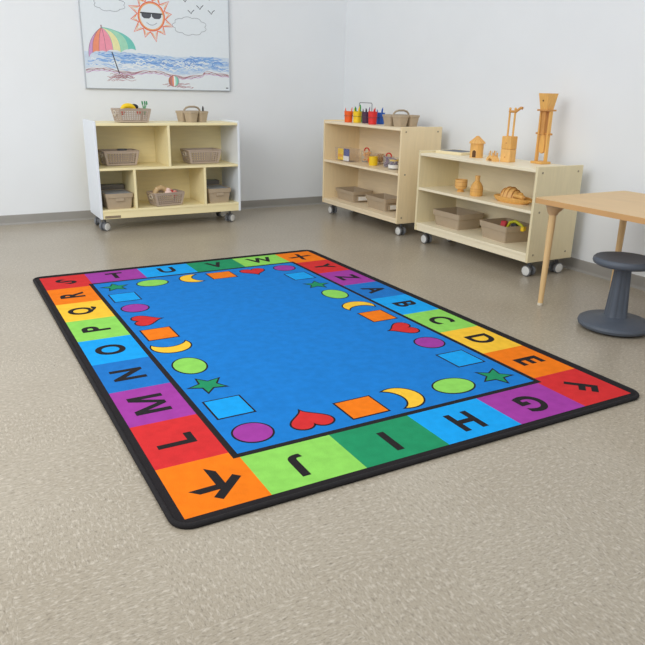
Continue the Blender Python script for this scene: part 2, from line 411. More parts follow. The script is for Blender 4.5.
# ------------------------------------------------------------------ containers
def basket(label, loc, rotz, w, d, h, nx=11, ny=5, group=None):
    """perforated tapered basket: lattice walls with real holes, rolled rim and loop handles at the ends"""
    t = thing('perforated_basket', label, 'basket', loc, rotz, group)
    tp = 0.84; bm = B()
    def P(sx, sy, f):
        k = tp + (1 - tp) * f; return Vector((sx * w / 2 * k, sy * d / 2 * k, 0.004 + f * (h - 0.006)))
    cor = [(-1, -1), (1, -1), (1, 1), (-1, 1)]
    for s in range(4):
        (ax, ay), (bx_, by) = cor[s], cor[(s + 1) % 4]
        n = nx if s % 2 == 0 else max(5, int(nx * d / w))
        rows = [0, 0.09] + [0.09 + (0.87 - 0.09) * (i + 1) / ny for i in range(ny)] + [1.0]
        cols = [0, 0.06] + [0.06 + 0.88 * (i + 1) / n for i in range(n)] + [1.0]
        for i in range(len(cols) - 1):
            for j in range(len(rows) - 1):
                def Q(u, v): return P(ax + (bx_ - ax) * u, ay + (by - ay) * u, v)
                u0, u1, v0, v1 = cols[i], cols[i + 1], rows[j], rows[j + 1]
                hole = 0 < i < len(cols) - 2 and 0 < j < len(rows) - 2
                o = [bm.verts.new(Q(*q)) for q in ((u0, v0), (u1, v0), (u1, v1), (u0, v1))]
                if not hole: bm.faces.new(o); continue
                du, dv = (u1 - u0) * 0.17, (v1 - v0) * 0.15
                q = [bm.verts.new(Q(*q)) for q in ((u0 + du, v0 + dv), (u1 - du, v0 + dv), (u1 - du, v1 - dv), (u0 + du, v1 - dv))]
                for k in range(4): bm.faces.new((o[k], o[(k + 1) % 4], q[(k + 1) % 4], q[k]))
    bot = [bm.verts.new(P(x, y, 0)) for x, y in cor]; bm.faces.new(bot)
    bmesh.ops.remove_doubles(bm, verts=bm.verts[:], dist=0.0004)
    body = obj('basket_body', bm, M_bask, t)
    so = body.modifiers.new('thick', 'SOLIDIFY'); so.thickness = 0.0022; so.offset = -1
    obj('rim', tube(B(), [(x, y, h) for x, y in rrect(-w / 2, w / 2, -d / 2, d / 2, 0.018, 5)], 0.0042, 8, closed=True), M_bask, t, smooth=True)
    for s in (-1, 1):
        k = tp + (1 - tp) * 0.72
        pts = [(s * (w / 2 * k + 0.004 + 0.002 * math.sin(a)), 0.028 * math.cos(a), h * 0.70 + 0.017 * math.sin(a)) for a in [2 * PI * i / 20 for i in range(20)]]
        obj('handle', tube(B(), pts, 0.0046, 8, closed=True), M_pale, t, smooth=True)
    return t

def storage_bin(label, loc, rotz, w, d, h, m=M_bin, liner=None, holder=False, rim=0.3, group=None):
    """open tapered tote with a wide stepped rim band"""
    t = thing('storage_bin', label, 'bin', loc, rotz, group)
    bm = B(); k = 0.86; wi = 0.004
    rings = [(k, 0.0), (k + (1 - k) * 0.6, h * (1 - rim)), (1.0, h * (1 - rim) + 0.003), (1.02, h)]
    inner = [(1.02 - 2 * wi / w - 0.02, h), (k + (1 - k) * 0.6 - 0.03, h * (1 - rim)), (k - 0.03, 0.005)]
    prev = None
    for s, z in rings + inner:
        ring = [bm.verts.new((x, y, z)) for x, y in rrect(-w / 2 * s, w / 2 * s, -d / 2 * s, d / 2 * s, 0.012, 4)]
        if prev:
            for i in range(len(ring)): bm.faces.new((prev[i], prev[(i + 1) % len(ring)], ring[(i + 1) % len(ring)], ring[i]))
        else: bm.faces.new(ring[::-1])
        prev = ring
    bm.faces.new(prev)
    obj('bin_body', bm, m, t, smooth=True)
    if liner:
        tag(obj('liner', box(B(), -w / 2 * 0.9, w / 2 * 0.9, -d / 2 * 0.9, d / 2 * 0.9, h * liner - 0.01, h * liner, 0.003), M_liner, t), 'grey inner tray')
    return t

# --- left unit, world coordinates
zs_top, zs_mid, zs_bot = 0.789, 0.471, 0.167
basket('perforated taupe basket of play food on top of the white-sided unit', (0.908, 3.885, zs_top), 0.10, 0.25, 0.17, 0.096)
basket('perforated taupe basket alone on the left half of the middle shelf', (0.815, 3.975, zs_mid), 0.05, 0.268, 0.18, 0.108)
basket('perforated taupe basket on the middle shelf right of the centre divider', (1.455, 3.925, zs_mid), 0.06, 0.282, 0.18, 0.106)
basket('perforated taupe basket of bread and pink toys in the centre bottom cubby', (1.125, 3.845, zs_bot), 0.16, 0.252, 0.165, 0.10)
for x0, nm in ((0.748, 'left'), (1.543, 'right')):
    wbin = 0.205 if nm == 'left' else 0.192
    tb = storage_bin('taupe tote with grey tray filling the %s bottom cubby of the white-sided unit' % nm, (x0, 3.875, zs_bot), 0.02, wbin, 0.235, 0.116, liner=0.985)
    obj('pull_lip', box(B(), -0.032, 0.032, -0.1195, -0.110, 0.058, 0.082, 0.003), M_bin, tb)
    storage_bin('slim grey-trayed tote standing behind the front tote in the %s bottom cubby' % nm, (x0 - 0.003, 4.045, zs_bot), 0.02, wbin, 0.085, 0.148, m=M_bind2, liner=0.985)

def ellipsoid(bm, c, r, n=16, M=None, mi=0):
    t = bmesh.new(); bmesh.ops.create_uvsphere(t, u_segments=n, v_segments=n // 2 + 2, radius=1)
    MM = Matrix.Translation(c) @ (M or Matrix.Identity(4)) @ Matrix.Diagonal((*r, 1)); return merge(bm, t, mi, MM)
def single(name, bm, m, label, cat, group=None, loc=None, rotz=0):
    return tag(obj(name, bm, m, None, True, loc, rotz), label, cat, group)

# play food in the top basket (heaped to the rim)
zb = zs_top + 0.085
def bananas(loc, rotz, label, m, name='toy_banana'):
    t = thing(name, label, 'toy food', loc, rotz)
    pts = [(0.062 * math.cos(a), 0, 0.052 * math.sin(a)) for a in [PI * (0.12 + 0.76 * i / 10) for i in range(11)]]
    obj('banana_skin', tube(B(), pts, [0.005, 0.011, 0.015, 0.017, 0.018, 0.018, 0.018, 0.017, 0.015, 0.011, 0.005], 10), m, t, smooth=True)
    obj('stem', tube(B(), [pts[-1], (pts[-1][0] - 0.008, 0, pts[-1][2] - 0.012)], 0.004, 8), M_blk, t, smooth=True)
bananas((0.886, 3.875, zb - 0.018), 0.15, 'yellow toy banana heaped in the basket on the white-sided unit', M_yel)
single('toy_aubergine', ellipsoid(B(), (0, 0, 0.02), (0.036, 0.021, 0.021)), M_blk, 'dark toy aubergine beside the banana in the top basket', 'toy food', loc=(0.937, 3.905, zb + 0.005), rotz=0.3)
def fruit(loc, r, m, label, name='toy_tomato'):
    t = thing(name, label, 'toy food', loc)
    obj('fruit_body', lathe(B(), [(0, 0), (r * 0.6, r * 0.08), (r * 0.95, r * 0.5), (r, r), (r * 0.85, r * 1.5), (r * 0.4, r * 1.82), (0, r * 1.75)], 18), m, t, smooth=True)
    obj('stem', lathe(B(), [(0, r * 1.7), (r * 0.3, r * 1.82), (r * 0.1, r * 1.9), (0.002, r * 2.2), (0, r * 2.2)], 8), M_grn, t, smooth=True)
fruit((0.966, 3.872, zb - 0.024), 0.021, M_red, 'red toy tomato near the front rim of the top basket')
fruit((0.845, 3.9, zb - 0.034), 0.02, M_red, 'red toy tomato left of the banana in the top basket')
fruit((0.975, 3.915, zb - 0.03), 0.02, M_org, 'orange toy fruit behind the tomato in the top basket', 'toy_orange')
def celery(loc):
    t = thing('toy_celery', 'green toy celery stalks standing at the right end of the top basket', 'toy food', loc)
    bm = B(); lf = B()
    for dx, dy, hx in ((-0.006, 0, -0.006), (0.004, 0.006, 0.004), (0.008, -0.004, 0.012)):
        tube(bm, [(dx, dy, 0), (dx, dy, 0.05), (dx + hx, dy, 0.082)], [0.005, 0.005, 0.003], 8)
        for k in range(3): ellipsoid(lf, (dx + hx, dy + 0.004 * (k - 1), 0.078 + 0.006 * k), (0.006, 0.005, 0.008), 8)
    obj('stalk', bm, plain('celery', (120, 172, 130)), t, smooth=True); obj('leaf', lf, plain('celery leaf', (60, 140, 90)), t, smooth=True)
celery((1.012, 3.9, zs_top + 0.055))
# bottom basket contents
bz = zs_bot + 0.07
t = thing('toy_loaf', 'cream arched toy loaf in the centre bottom basket', 'toy food', (1.09, 3.85, bz), 0.2)
pts = [(0.055 * math.cos(a), 0, 0.062 * math.sin(a)) for a in [PI * i / 12 for i in range(13)]]
obj('crust', tube(B(), pts, [0.012] + [0.02] * 11 + [0.012], 12), plain('crust', (206, 176, 130)), t, smooth=True)
for k in range(3):
    a = PI * (0.3 + 0.2 * k)
    obj('score_mark', ellipsoid(B(), (0.069 * math.cos(a), 0, 0.0765 * math.sin(a)), (0.006, 0.014, 0.006), 10), M_cream, t, smooth=True)
single('toy_meringue', ellipsoid(ellipsoid(B(), (0, 0, 0.02), (0.03, 0.026, 0.024)), (0, 0, 0.044), (0.018, 0.016, 0.018)), plain('meringue', (244, 214, 204)), 'pale pink toy meringue beside the loaf in the bottom basket', 'toy food', loc=(1.145, 3.835, bz + 0.0))
for k, (x, y, m, lb) in enumerate(((1.168, 3.855, M_red, 'red toy strawberry behind the pale meringue'), (1.195, 3.83, plain('salmon', (214, 96, 80)), 'salmon toy strawberry at the right end of the bottom basket'))):
    t = thing('toy_strawberry', lb, 'toy food', (x, y, bz - 0.01 - 0.01 * k))
    obj('berry', lathe(B(), [(0, 0), (0.012, 0.012), (0.022, 0.034), (0.018, 0.05), (0, 0.056)], 14), m, t, smooth=True)
    obj('leaf_crown', lathe(B(), [(0.016, 0.052), (0.008, 0.058), (0, 0.062)], 6), M_pink, t)
# middle baskets hold a dark thing barely over the rim
single('toy_pan', lathe(B(), [(0, 0), (0.03, 0), (0.04, 0.026), (0.037, 0.026), (0.028, 0.003), (0, 0.003)], 20), M_slate, 'dark toy pan peeping over the rim of the left middle basket', 'toy pan', loc=(0.845, 3.99, zs_mid + 0.09))

def caddy(label, loc, rotz, s=0.088, h=0.078):
    """four fused tapering cups with an arched carrying handle"""
    t = thing('utility_caddy', label, 'caddy', loc, rotz)
    for ix_ in (-1, 1):
        for iy in (-1, 1):
            bm = B(); prev = None; cx, cy = ix_ * (s / 2 + 0.002), iy * (s / 2 + 0.002)
            for k, z in ((0.74, 0), (0.93, h * 0.8), (1.0, h * 0.82), (1.0, h), (0.9, h), (0.66, 0.006)):
                ring = [bm.verts.new((cx + x, cy + y, z)) for x, y in rrect(-s / 2 * k, s / 2 * k, -s / 2 * k, s / 2 * k, 0.02, 5)]
                if prev:
                    for i in range(len(ring)): bm.faces.new((prev[i], prev[(i + 1) % len(ring)], ring[(i + 1) % len(ring)], ring[i]))
                else: bm.faces.new(ring[::-1])
                prev = ring
            bm.faces.new(prev); obj('compartment', bm, M_bin, t, smooth=True)
    pts = [(-0.080, 0, h - 0.012), (-0.076, 0, h + 0.008), (-0.058, 0, h + 0.024), (-0.026, 0, h + 0.032), (0.026, 0, h + 0.032), (0.058, 0, h + 0.024), (0.076, 0, h + 0.008), (0.080, 0, h - 0.012)]
    bm = B()
    tube(bm, pts, 0.0075, 10); obj('handle', bm, M_bin, t, smooth=True)
    return t
caddy('taupe four-cup caddy with arched handle on top of the white-sided unit', (1.395, 3.93, zs_top), 0.36, 0.094, 0.082)
caddy('taupe four-cup caddy with arched handle on top of the corner shelf unit', (2.752, 3.022, 0.796), 0.12, 0.105, 0.084)
def marker(loc, m, label, group, name='marker', h=0.1, r=0.0055, tilt=(0, 0), cat='marker', tip=None):
    t = thing(name, label, cat, loc, 0, group)
    dx, dy = tilt
    obj('barrel', tube(B(), [(0, 0, 0), (dx * 0.82, dy * 0.82, h * 0.82)], r, 8), m, t, smooth=True)
    obj('tip', tube(B(), [(dx * 0.82, dy * 0.82, h * 0.82), (dx * 0.9, dy * 0.9, h * 0.9), (dx, dy, h)], [r, r * 0.8, r * 0.25], 8), tip or m, t, smooth=True)
marker((1.484, 3.925, zs_top + 0.008), M_blk, 'black marker standing in the right cup of the caddy on the white-sided unit', None, h=0.112, r=0.007)

# --- corner unit (faces -x): bins, jars, cup rack
storage_bin('taupe tote with white label on the corner unit, nearer the wall corner', (2.745, 3.655, 0.140), -PI / 2 - 0.03, 0.31, 0.20, 0.093, rim=0.34)
b2 = storage_bin('taupe tote with white label on the corner unit, nearer the toy unit', (2.738, 3.165, 0.140), -PI / 2 - 0.02, 0.30, 0.19, 0.10, rim=0.34)
for o in [x for x in bpy.data.objects if x.get('category') == 'bin' and 'white label' in x['label']]:
    wv = 0.31 if 'wall corner' in o['label'] else 0.30
    # label pocket on the short end that faces the camera side
    bm = B(); box(bm, wv / 2 * 0.975, wv / 2 * 0.975 + 0.007, -0.058, 0.058, 0.012, 0.056, 0.002)
    ho = obj('label_holder', bm, M_bin, o)
    obj('paper_label', box(B(), wv / 2 * 0.975 + 0.0068, wv / 2 * 0.975 + 0.0082, -0.046, 0.046, 0.018, 0.05), M_paper, ho)

def cup(name, label, loc, r, h, m, cat='cup', parts=None, wall=0.002):
    t = thing(name, label, cat, loc)
    bm = lathe(B(), [(0, 0), (r * 0.86, 0), (r, h), (r - wall, h), (r * 0.86 - wall, 0.003), (0, 0.003)], 24)
    obj('cup_body', bm, m, t, smooth=True)
    obj('rim', tube(B(), [(r * math.cos(2 * PI * i / 24), r * math.sin(2 * PI * i / 24), h) for i in range(24)], 0.0018, 6, closed=True), m, t, smooth=True)
    return t
ZT = 0.796
cups = [('orange', M_org, 2.655, 3.638), ('yellow', M_yel, 2.690, 3.556), ('dark purple', M_pur, 2.720, 3.468), ('red', M_red, 2.660, 3.278),
        ('blue', M_blu, 2.765, 3.325), ('green', M_grn, 2.755, 3.645)]
rk = thing('cup_rack', 'black wire carrying rack around the coloured pencil cups on the corner unit', 'rack', (2.705, 3.505, ZT))
for cname, m, x, y in cups:
    rr = 0.0385; bm = B()
    tube(bm, [(x - 2.705 + rr * math.cos(a), y - 3.505 + rr * math.sin(a), 0.052) for a in [2 * PI * i / 20 for i in range(20)]], 0.0014, 6, closed=True)
    obj('ring', bm, M_steel, rk, smooth=True)
obj('handle', tube(B(), [(0.045, 0.118, 0.0), (0.045, 0.118, 0.15), (0.044, 0.111, 0.159), (0.035, -0.081, 0.159), (0.035, -0.088, 0.15), (0.035, -0.088, 0.0)], 0.0026, 8), M_steel, rk, smooth=True)
for cname, m, x, y in cups:
    big = cname == 'red'
    cup('pencil_cup', '%s plastic pencil cup in the wire rack on the corner unit' % cname, (x, y, ZT + 0.001), 0.0365, 0.086 if not big else 0.096, m)
    n = {'orange': 2, 'green': 3, 'dark purple': 4}.get(cname, 3)
    for k in range(n):
        a = 2 * PI * k / n + 0.6 + 0.3 * (x + y); rr = 0.014
        mm = m if cname != 'dark purple' else (M_pur, M_blk, plain('violet', (110, 70, 120)), M_slate)[k]
        marker((x + rr * math.cos(a), y + rr * math.sin(a), ZT + 0.006), mm, '%s crayon standing in the %s pencil cup' % (cname, cname), 'crayons in the %s cup' % cname,
               'crayon', 0.108 + 0.008 * ((k * 7) % 3) + (0.012 if cname == 'green' else 0), 0.0048 if cname != 'green' else 0.008, (0.014 * math.cos(a), 0.014 * math.sin(a)), 'crayon')

def jar(label, loc, r, h, content, lid=None, hand=None, fill=0.92, name='clear_jar', cl=M_clear):
    t = thing(name, label, 'jar', loc)
    obj('jar_wall', lathe(B(), [(0, 0), (r * 0.94, 0), (r, 0.006), (r, h), (r - 0.0025, h), (r - 0.0025, 0.004), (0, 0.004)], 24), cl, t, smooth=True)
    if content:
        bm = B(); rnd = random.Random(int(loc[1] * 1000))
        for k in range(38):
            a = rnd.random() * 2 * PI; rr = (r - 0.017) * math.sqrt(rnd.random()); z = 0.012 + rnd.random() * h * fill * 0.8
            ellipsoid(bm, (rr * math.cos(a), rr * math.sin(a), z), (0.011, 0.011, 0.009), 8)
        o = obj('filling', bm, content, t, smooth=True); o['kind'] = 'stuff'
    if lid:
        obj('lid', lathe(B(), [(0, h + 0.008), (r * 0.9, h + 0.008), (r * 1.04, h + 0.004), (r * 1.04, h - 0.008), (r, h - 0.008)], 24), lid, t, smooth=True)
    if hand:
        obj('handle', tube(B(), [(0, r * 0.8 * math.cos(a), h + 0.026 * math.sin(a)) for a in [PI * i / 12 for i in range(13)]], 0.0055, 8), hand, t, smooth=True)
    return t
ZM = 0.474
# clear open tub with two cards
tb = thing('clear_tub', 'clear plastic tub of picture cards at the wall end of the corner unit middle shelf', 'tub', (2.685, 3.690, ZM), -PI / 2)
bm = B(); prev = None
for s, z in ((0.92, 0), (1, 0.105), (0.985, 0.105), (0.905, 0.003)):
    ring = [bm.verts.new((x, y, z)) for x, y in rrect(-0.125 * s, 0.125 * s, -0.06 * s, 0.06 * s, 0.015, 4)]
    if prev:
        for i in range(len(ring)): bm.faces.new((prev[i], prev[(i + 1) % len(ring)], ring[(i + 1) % len(ring)], ring[i]))
    else: bm.faces.new(ring[::-1])
    prev = ring
bm.faces.new(prev); obj('tub_wall', bm, M_clearv, tb, smooth=True)
obj('rim', tube(B(), [(x, y, 0.105) for x, y in rrect(-0.125, 0.125, -0.06, 0.06, 0.015, 4)], 0.0025, 6, closed=True), M_clearv, tb, smooth=True)
t = thing('picture_card', 'yellow card standing in the clear tub', 'card', (2.641, 3.729, ZM + 0.006), -PI / 2)
bm = B(); box(bm, -0.045, 0.045, 0, 0.006, 0, 0.096, 0.002); obj('card_stock', bm, M_yel, t)
obj('print', box(B(), -0.034, 0.034, -0.0008, 0.0, 0.026, 0.05), plain('amber', (240, 168, 30)), t)
t = thing('picture_card', 'blue and white card standing in the clear tub', 'card', (2.641, 3.634, ZM + 0.006), -PI / 2)
bm = B(); box(bm, -0.045, 0.045, 0, 0.006, 0, 0.1, 0.002); obj('card_stock', bm, M_navy, t)
tag(obj('print', box(B(), -0.0452, 0.0452, -0.0008, 0.0, 0.0, 0.04), M_paper, t), 'white lower third')
jar('clear jar of amber pieces with red arched handle next to the card tub', (2.802, 3.562, ZM), 0.046, 0.09, plain('amber bits', (244, 176, 50)), None, M_red)
jar('clear jar of brown pieces behind the yellow mug', (2.82, 3.385, ZM), 0.048, 0.085, plain('tan bits', (196, 160, 110)), None, None, cl=M_clearv)
jar('clear jar of purple pieces with red lid handle on the corner unit middle shelf', (2.75, 3.155, ZM), 0.046, 0.082, plain('purple bits', (110, 70, 110)), M_clearv, M_red)
t = thing('toy_mug', 'yellow toy mug with orange handle in front of the clear jars', 'mug', (2.70, 3.302, ZM), 0)
obj('mug_body', lathe(B(), [(0, 0), (0.032, 0), (0.036, 0.01), (0.036, 0.07), (0.033, 0.07), (0.033, 0.005), (0, 0.005)], 24), M_yel, t, smooth=True)
obj('handle', tube(B(), [(-0.01, 0.034 + 0.022 * math.sin(a), 0.037 - 0.022 * math.cos(a)) for a in [PI * i / 10 for i in range(11)]], 0.005, 8), M_org, t, smooth=True)
jar('clear jar of yellow and purple pieces with white label, beside the near side panel', (2.70, 3.005, ZM), 0.045, 0.088, plain('plum bits', (92, 70, 120)), None, None)
jl = [o for o in bpy.data.objects if o.get('label', '').startswith('clear jar of yellow')][0]
obj('label_patch', lathe(B(), [(0.0455, 0.01), (0.0462, 0.01), (0.0462, 0.036), (0.0455, 0.036)], 24), M_paper, jl, smooth=True)
obj('top_layer', lathe(B(), [(0, 0.062), (0.036, 0.062), (0.038, 0.074), (0, 0.08)], 20), M_yel, jl, smooth=True)

# --- toy unit: totes, wooden toys
ZR, ZRM, ZRB = 0.645, 0.407, 0.155
storage_bin('empty taupe tote on the bottom shelf of the toy unit', (2.742, 2.255, ZRB), -PI / 2, 0.285, 0.225, 0.108, rim=0.36)
storage_bin('taupe tote holding red and yellow toys on the bottom shelf of the toy unit', (2.752, 1.785, ZRB), -PI / 2 - 0.10, 0.275, 0.225, 0.108, rim=0.36)
t = thing('toy_car', 'red toy car in the tote on the bottom shelf', 'toy', (2.715, 1.765, ZRB + 0.078), 0.4)
obj('car_body', prism(B(), [(-0.03, 0), (0.03, 0), (0.03, 0.022), (0.018, 0.026), (0.01, 0.046), (-0.016, 0.046), (-0.026, 0.026), (-0.03, 0.022)], -0.017, 0.017, Matrix.Rotation(PI / 2, 4, 'X'), bev=0.003), plain('crimson', (200, 52, 66)), t, smooth=True)
for sx_ in (-0.018, 0.018):
    for sy_ in (-0.017, 0.017):
        obj('wheel', lathe(B(), [(0, -0.004), (0.009, -0.004), (0.009, 0.004), (0, 0.004)], 14, (sx_, sy_, 0.002), 0, Matrix.Rotation(PI / 2, 4, 'X')), M_blk, t, smooth=True)
t = thing('toy_digger', 'yellow and black toy digger in the tote on the bottom shelf', 'toy', (2.735, 1.690, ZRB + 0.076), -1.2)
obj('arm', tube(B(), [(-0.05, 0, 0.01), (-0.035, 0, 0.045), (0.0, 0, 0.055), (0.04, 0, 0.035), (0.055, 0, 0.02)], 0.010, 10), M_lime, t, smooth=True)
obj('cab', prism(B(), [(-0.022, 0), (0.022, 0), (0.022, 0.022), (0.012, 0.04), (-0.02, 0.04)], -0.018, 0.018, Matrix.Rotation(PI / 2, 4, 'X'), bev=0.003), M_blk, t, smooth=True)
obj('bucket', box(B(), 0.044, 0.068, -0.02, 0.02, 0.0, 0.028, 0.006), M_yel, t, smooth=True)

t = thing('wooden_cup', 'footed wooden toy cup on the middle shelf of the toy unit', 'cup', (2.705, 2.205, ZRM))
obj('cup_body', lathe(B(), [(0, 0.016), (0.02, 0.016), (0.033, 0.02), (0.041, 0.034), (0.0425, 0.055), (0.0415, 0.082), (0.0385, 0.082), (0.038, 0.05), (0.02, 0.026), (0, 0.024)], 24), M_toyp, t, smooth=True)
obj('foot', lathe(B(), [(0, 0), (0.024, 0), (0.025, 0.006), (0.019, 0.01), (0.017, 0.018), (0, 0.018)], 24), M_toy, t, smooth=True)
for z in (0.04, 0.066):
    obj('carved_band', tube(B(), [(0.0422 * math.cos(2 * PI * i / 24), 0.0422 * math.sin(2 * PI * i / 24), z) for i in range(24)], 0.0014, 6, closed=True), M_toyd, t, smooth=True)
t = thing('wooden_bottle', 'bell-shaped wooden toy bottle on the middle shelf of the toy unit', 'bottle', (2.672, 2.008, ZRM))
obj('bottle_body', lathe(B(), [(0, 0), (0.038, 0), (0.041, 0.006), (0.0415, 0.045), (0.038, 0.064), (0.028, 0.082), (0.018, 0.093), (0.0145, 0.10), (0, 0.10)], 28), M_toy, t, smooth=True)
obj('neck', lathe(B(), [(0.0145, 0.098), (0.0155, 0.104), (0.016, 0.124), (0.0175, 0.127), (0.0165, 0.131), (0.011, 0.131), (0.011, 0.11), (0, 0.11)], 24), M_toyp, t, smooth=True)
for z, r in ((0.03, 0.0415), (0.047, 0.0416)):
    obj('groove_ring', tube(B(), [(r * math.cos(2 * PI * i / 24), r * math.sin(2 * PI * i / 24), z) for i in range(24)], 0.0012, 6, closed=True), M_toyd, t, smooth=True)
# oval platter with ridged dome and a roller leaning on it
t = thing('wooden_platter', 'long oval wooden platter on the middle shelf of the toy unit', 'platter', (2.70, 1.700, ZRM), -PI / 2 + 0.1)
bm = B(); prev = None
for s, z in ((0.80, 0), (0.97, 0.014), (1.02, 0.034), (0.96, 0.036), (0.85, 0.016), (0.4, 0.013)):
    ring = [bm.verts.new((0.138 * s * math.cos(a), 0.070 * s * math.sin(a), z)) for a in [2 * PI * i / 40 for i in range(40)]]
    if prev:
        for i in range(40): bm.faces.new((prev[i], prev[(i + 1) % 40], ring[(i + 1) % 40], ring[i]))
    else: bm.faces.new(ring[::-1])
    prev = ring
bm.faces.new(prev); obj('dish', bm, M_toy, t, smooth=True)
for k in (-1, 1): obj('grip', ellipsoid(B(), (k * 0.138, 0, 0.024), (0.01, 0.02, 0.007), 12), M_toyp, t, smooth=True)
t = thing('wooden_turtle', 'ribbed domed wooden toy turtle resting on the oval platter', 'toy', (2.705, 1.728, ZRM + 0.014), -PI / 2 + 0.1)
t.scale = (1.2, 1.2, 1.3)
obj('shell', lathe(B(), [(0, 0.0), (0.046, 0.0), (0.052, 0.008), (0.049, 0.022), (0.038, 0.042), (0.022, 0.054), (0, 0.058)], 28, (0, 0, 0), 0, Matrix.Diagonal((1.15, 0.95, 1, 1))), M_toyp, t, smooth=True)
for k in range(4):
    xk = -0.036 + 0.024 * k; hh = 0.0585 * math.sqrt(max(0.05, 1 - (xk / 0.062) ** 2))
    obj('shell_rib', tube(B(), [(xk, 0.047 * math.cos(a) * math.sqrt(max(0.05, 1 - (xk / 0.062) ** 2)), 0.004 + hh * 0.96 * math.sin(a) ** 0.8) for a in [0.02 + (PI - 0.04) * i / 14 for i in range(15)]], 0.0028, 6), M_toyd, t, smooth=True)
obj('head', ellipsoid(B(), (0.066, 0, 0.026), (0.016, 0.014, 0.015), 12), M_toy, t, smooth=True)
t = thing('wooden_roller', 'small wooden roller lying at the right end of the oval platter', 'toy', (2.665, 1.612, ZRM + 0.049), -PI / 2 - 0.05)
obj('barrel', tube(B(), [(-0.046, 0, 0), (-0.044, 0, 0), (0.036, 0, 0), (0.038, 0, 0)], [0.010, 0.0125, 0.0125, 0.010], 16), M_toy, t, smooth=True)
obj('end_knob', tube(B(), [(0.038, 0, 0), (0.046, 0, 0), (0.052, 0, 0)], [0.008, 0.009, 0.004], 12), M_toyd, t, smooth=True)

# top of toy unit
t = thing('slate_board', 'flat maple-framed slate board lying at the far end of the toy unit top', 'board', (2.79, 2.37, ZR), 0.15)
t.scale = (0.92, 0.92, 1)
bm = B()
for x0, x1, y0, y1 in ((-0.105, 0.105, -0.13, -0.105), (-0.105, 0.105, 0.105, 0.13), (-0.105, -0.08, -0.105, 0.105), (0.08, 0.105, -0.105, 0.105)): box(bm, x0, x1, y0, y1, 0, 0.018, 0.002)
obj('frame', bm, M_maplee, t); obj('slate_panel', box(B(), -0.08, 0.08, -0.105, 0.105, 0.006, 0.0185), M_slate, t)

t = thing('wooden_hut', 'small round wooden toy hut with cone roof on the toy unit', 'toy house', (2.722, 2.098, ZR), 0)
n = 40; hr = 0.043; bm = B(); hh = 0.092
def doorway(a): return abs(a) < 0.36
obj('hut_wall', lathe(B(), [(0, 0), (hr + 0.001, 0), (hr, 0.004), (hr, hh), (0, hh)], 36), M_toy, t, smooth=True)
da = math.radians(-152); ux, uy = math.cos(da), math.sin(da); vx_, vy_ = -uy, ux
def arch(wd, ht, off, depth, m, nm):
    P = [(-wd, 0.004)] + [(wd * math.cos(PI - PI * i / 10), ht - wd + wd * math.sin(PI - PI * i / 10)) for i in range(11)] + [(wd, 0.004)]
    bm = B(); Mx = Matrix(((vx_, 0, ux, ux * (hr + off)), (vy_, 0, uy, uy * (hr + off)), (0, 1, 0, 0), (0, 0, 0, 1)))
    prism(bm, P, -depth, 0, Mx); return obj(nm, bm, m, t)
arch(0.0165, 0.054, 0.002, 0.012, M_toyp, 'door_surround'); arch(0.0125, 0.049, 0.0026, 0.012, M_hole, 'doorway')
obj('roof', lathe(B(), [(0, hh), (0.052, hh - 0.002), (0.053, hh + 0.002), (0.036, hh + 0.017), (0.018, hh + 0.034), (0.006, hh + 0.045), (0, hh + 0.047)], 36), M_toyp, t, smooth=True)
for k in range(14):
    a = 2 * PI * k / 14
    obj('roof_batten', tube(B(), [(0.051 * math.cos(a), 0.051 * math.sin(a), hh + 0.004), (0.03 * math.cos(a), 0.03 * math.sin(a), hh + 0.0235), (0.007 * math.cos(a), 0.007 * math.sin(a), hh + 0.0455)], [0.0028, 0.0022, 0.001], 6), M_toy, t, smooth=True)

t = thing('wooden_bridge', 'small arched wooden toy bridge beside the toy pump', 'toy bridge', (2.66, 1.872, ZR), -PI / 2 - 0.25)
P = [(-0.048, 0)] + [(-0.048 + 0.096 * i / 12, 0.012 + 0.024 * math.sin(PI * i / 12)) for i in range(13)] + [(0.048, 0)] + [(0.028 * math.cos(PI * i / 10), 0.018 * math.sin(PI * i / 10)) for i in range(11)]
obj('arch_deck', prism(B(), P, -0.02, 0.02, Matrix.Rotation(PI / 2, 4, 'X')), M_toyp, t)
for k, (x, hgt) in enumerate(((-0.03, 0.022), (-0.012, 0.028), (0.008, 0.026), (0.026, 0.024))):
    for s in (-1, 1):
        zb_ = 0.012 + 0.024 * math.sin(PI * (x + 0.048) / 0.096) - 0.002
        obj('spindle', lathe(B(), [(0, 0), (0.0042, 0), (0.0036, hgt * 0.5), (0.005, hgt), (0, hgt + 0.004)], 10, (x, s * 0.015, zb_)), M_pale if (k + s) % 2 else M_toy, t, smooth=True)
t = thing('wooden_pump', 'wooden toy water pump with two tall poles and bent spout', 'toy', (2.715, 1.797, ZR), 0.2)
obj('base_block', box(B(), -0.034, 0.034, -0.034, 0.034, 0, 0.078, 0.003), M_toyp, t)
obj('upper_block', box(B(), -0.034, 0.034, -0.034, 0.034, 0.079, 0.156, 0.003), M_toy, t)
for y in (-0.019, 0.019):
    obj('pole', lathe(B(), [(0, 0.15), (0.006, 0.15), (0.006, 0.312), (0.008, 0.316), (0.006, 0.324), (0, 0.326)], 14, (0.0, y, 0)), M_toy, t, smooth=True)
obj('spout', tube(B(), [(0, 0.024, 0.302), (0, -0.024, 0.302), (0, -0.04, 0.314), (0, -0.056, 0.325), (0, -0.068, 0.323)], [0.007, 0.008, 0.008, 0.008, 0.009], 12), M_toyd, t, smooth=True)
for z in (0.03, 0.115):
    obj('knot_plug', lathe(B(), [(0.0055, 0), (0.0045, 0.0015), (0, 0.0015)], 12, (-0.034, 0.0, z), 0, Matrix.Rotation(-PI / 2, 4, 'Y')), M_toyd, t, smooth=True)

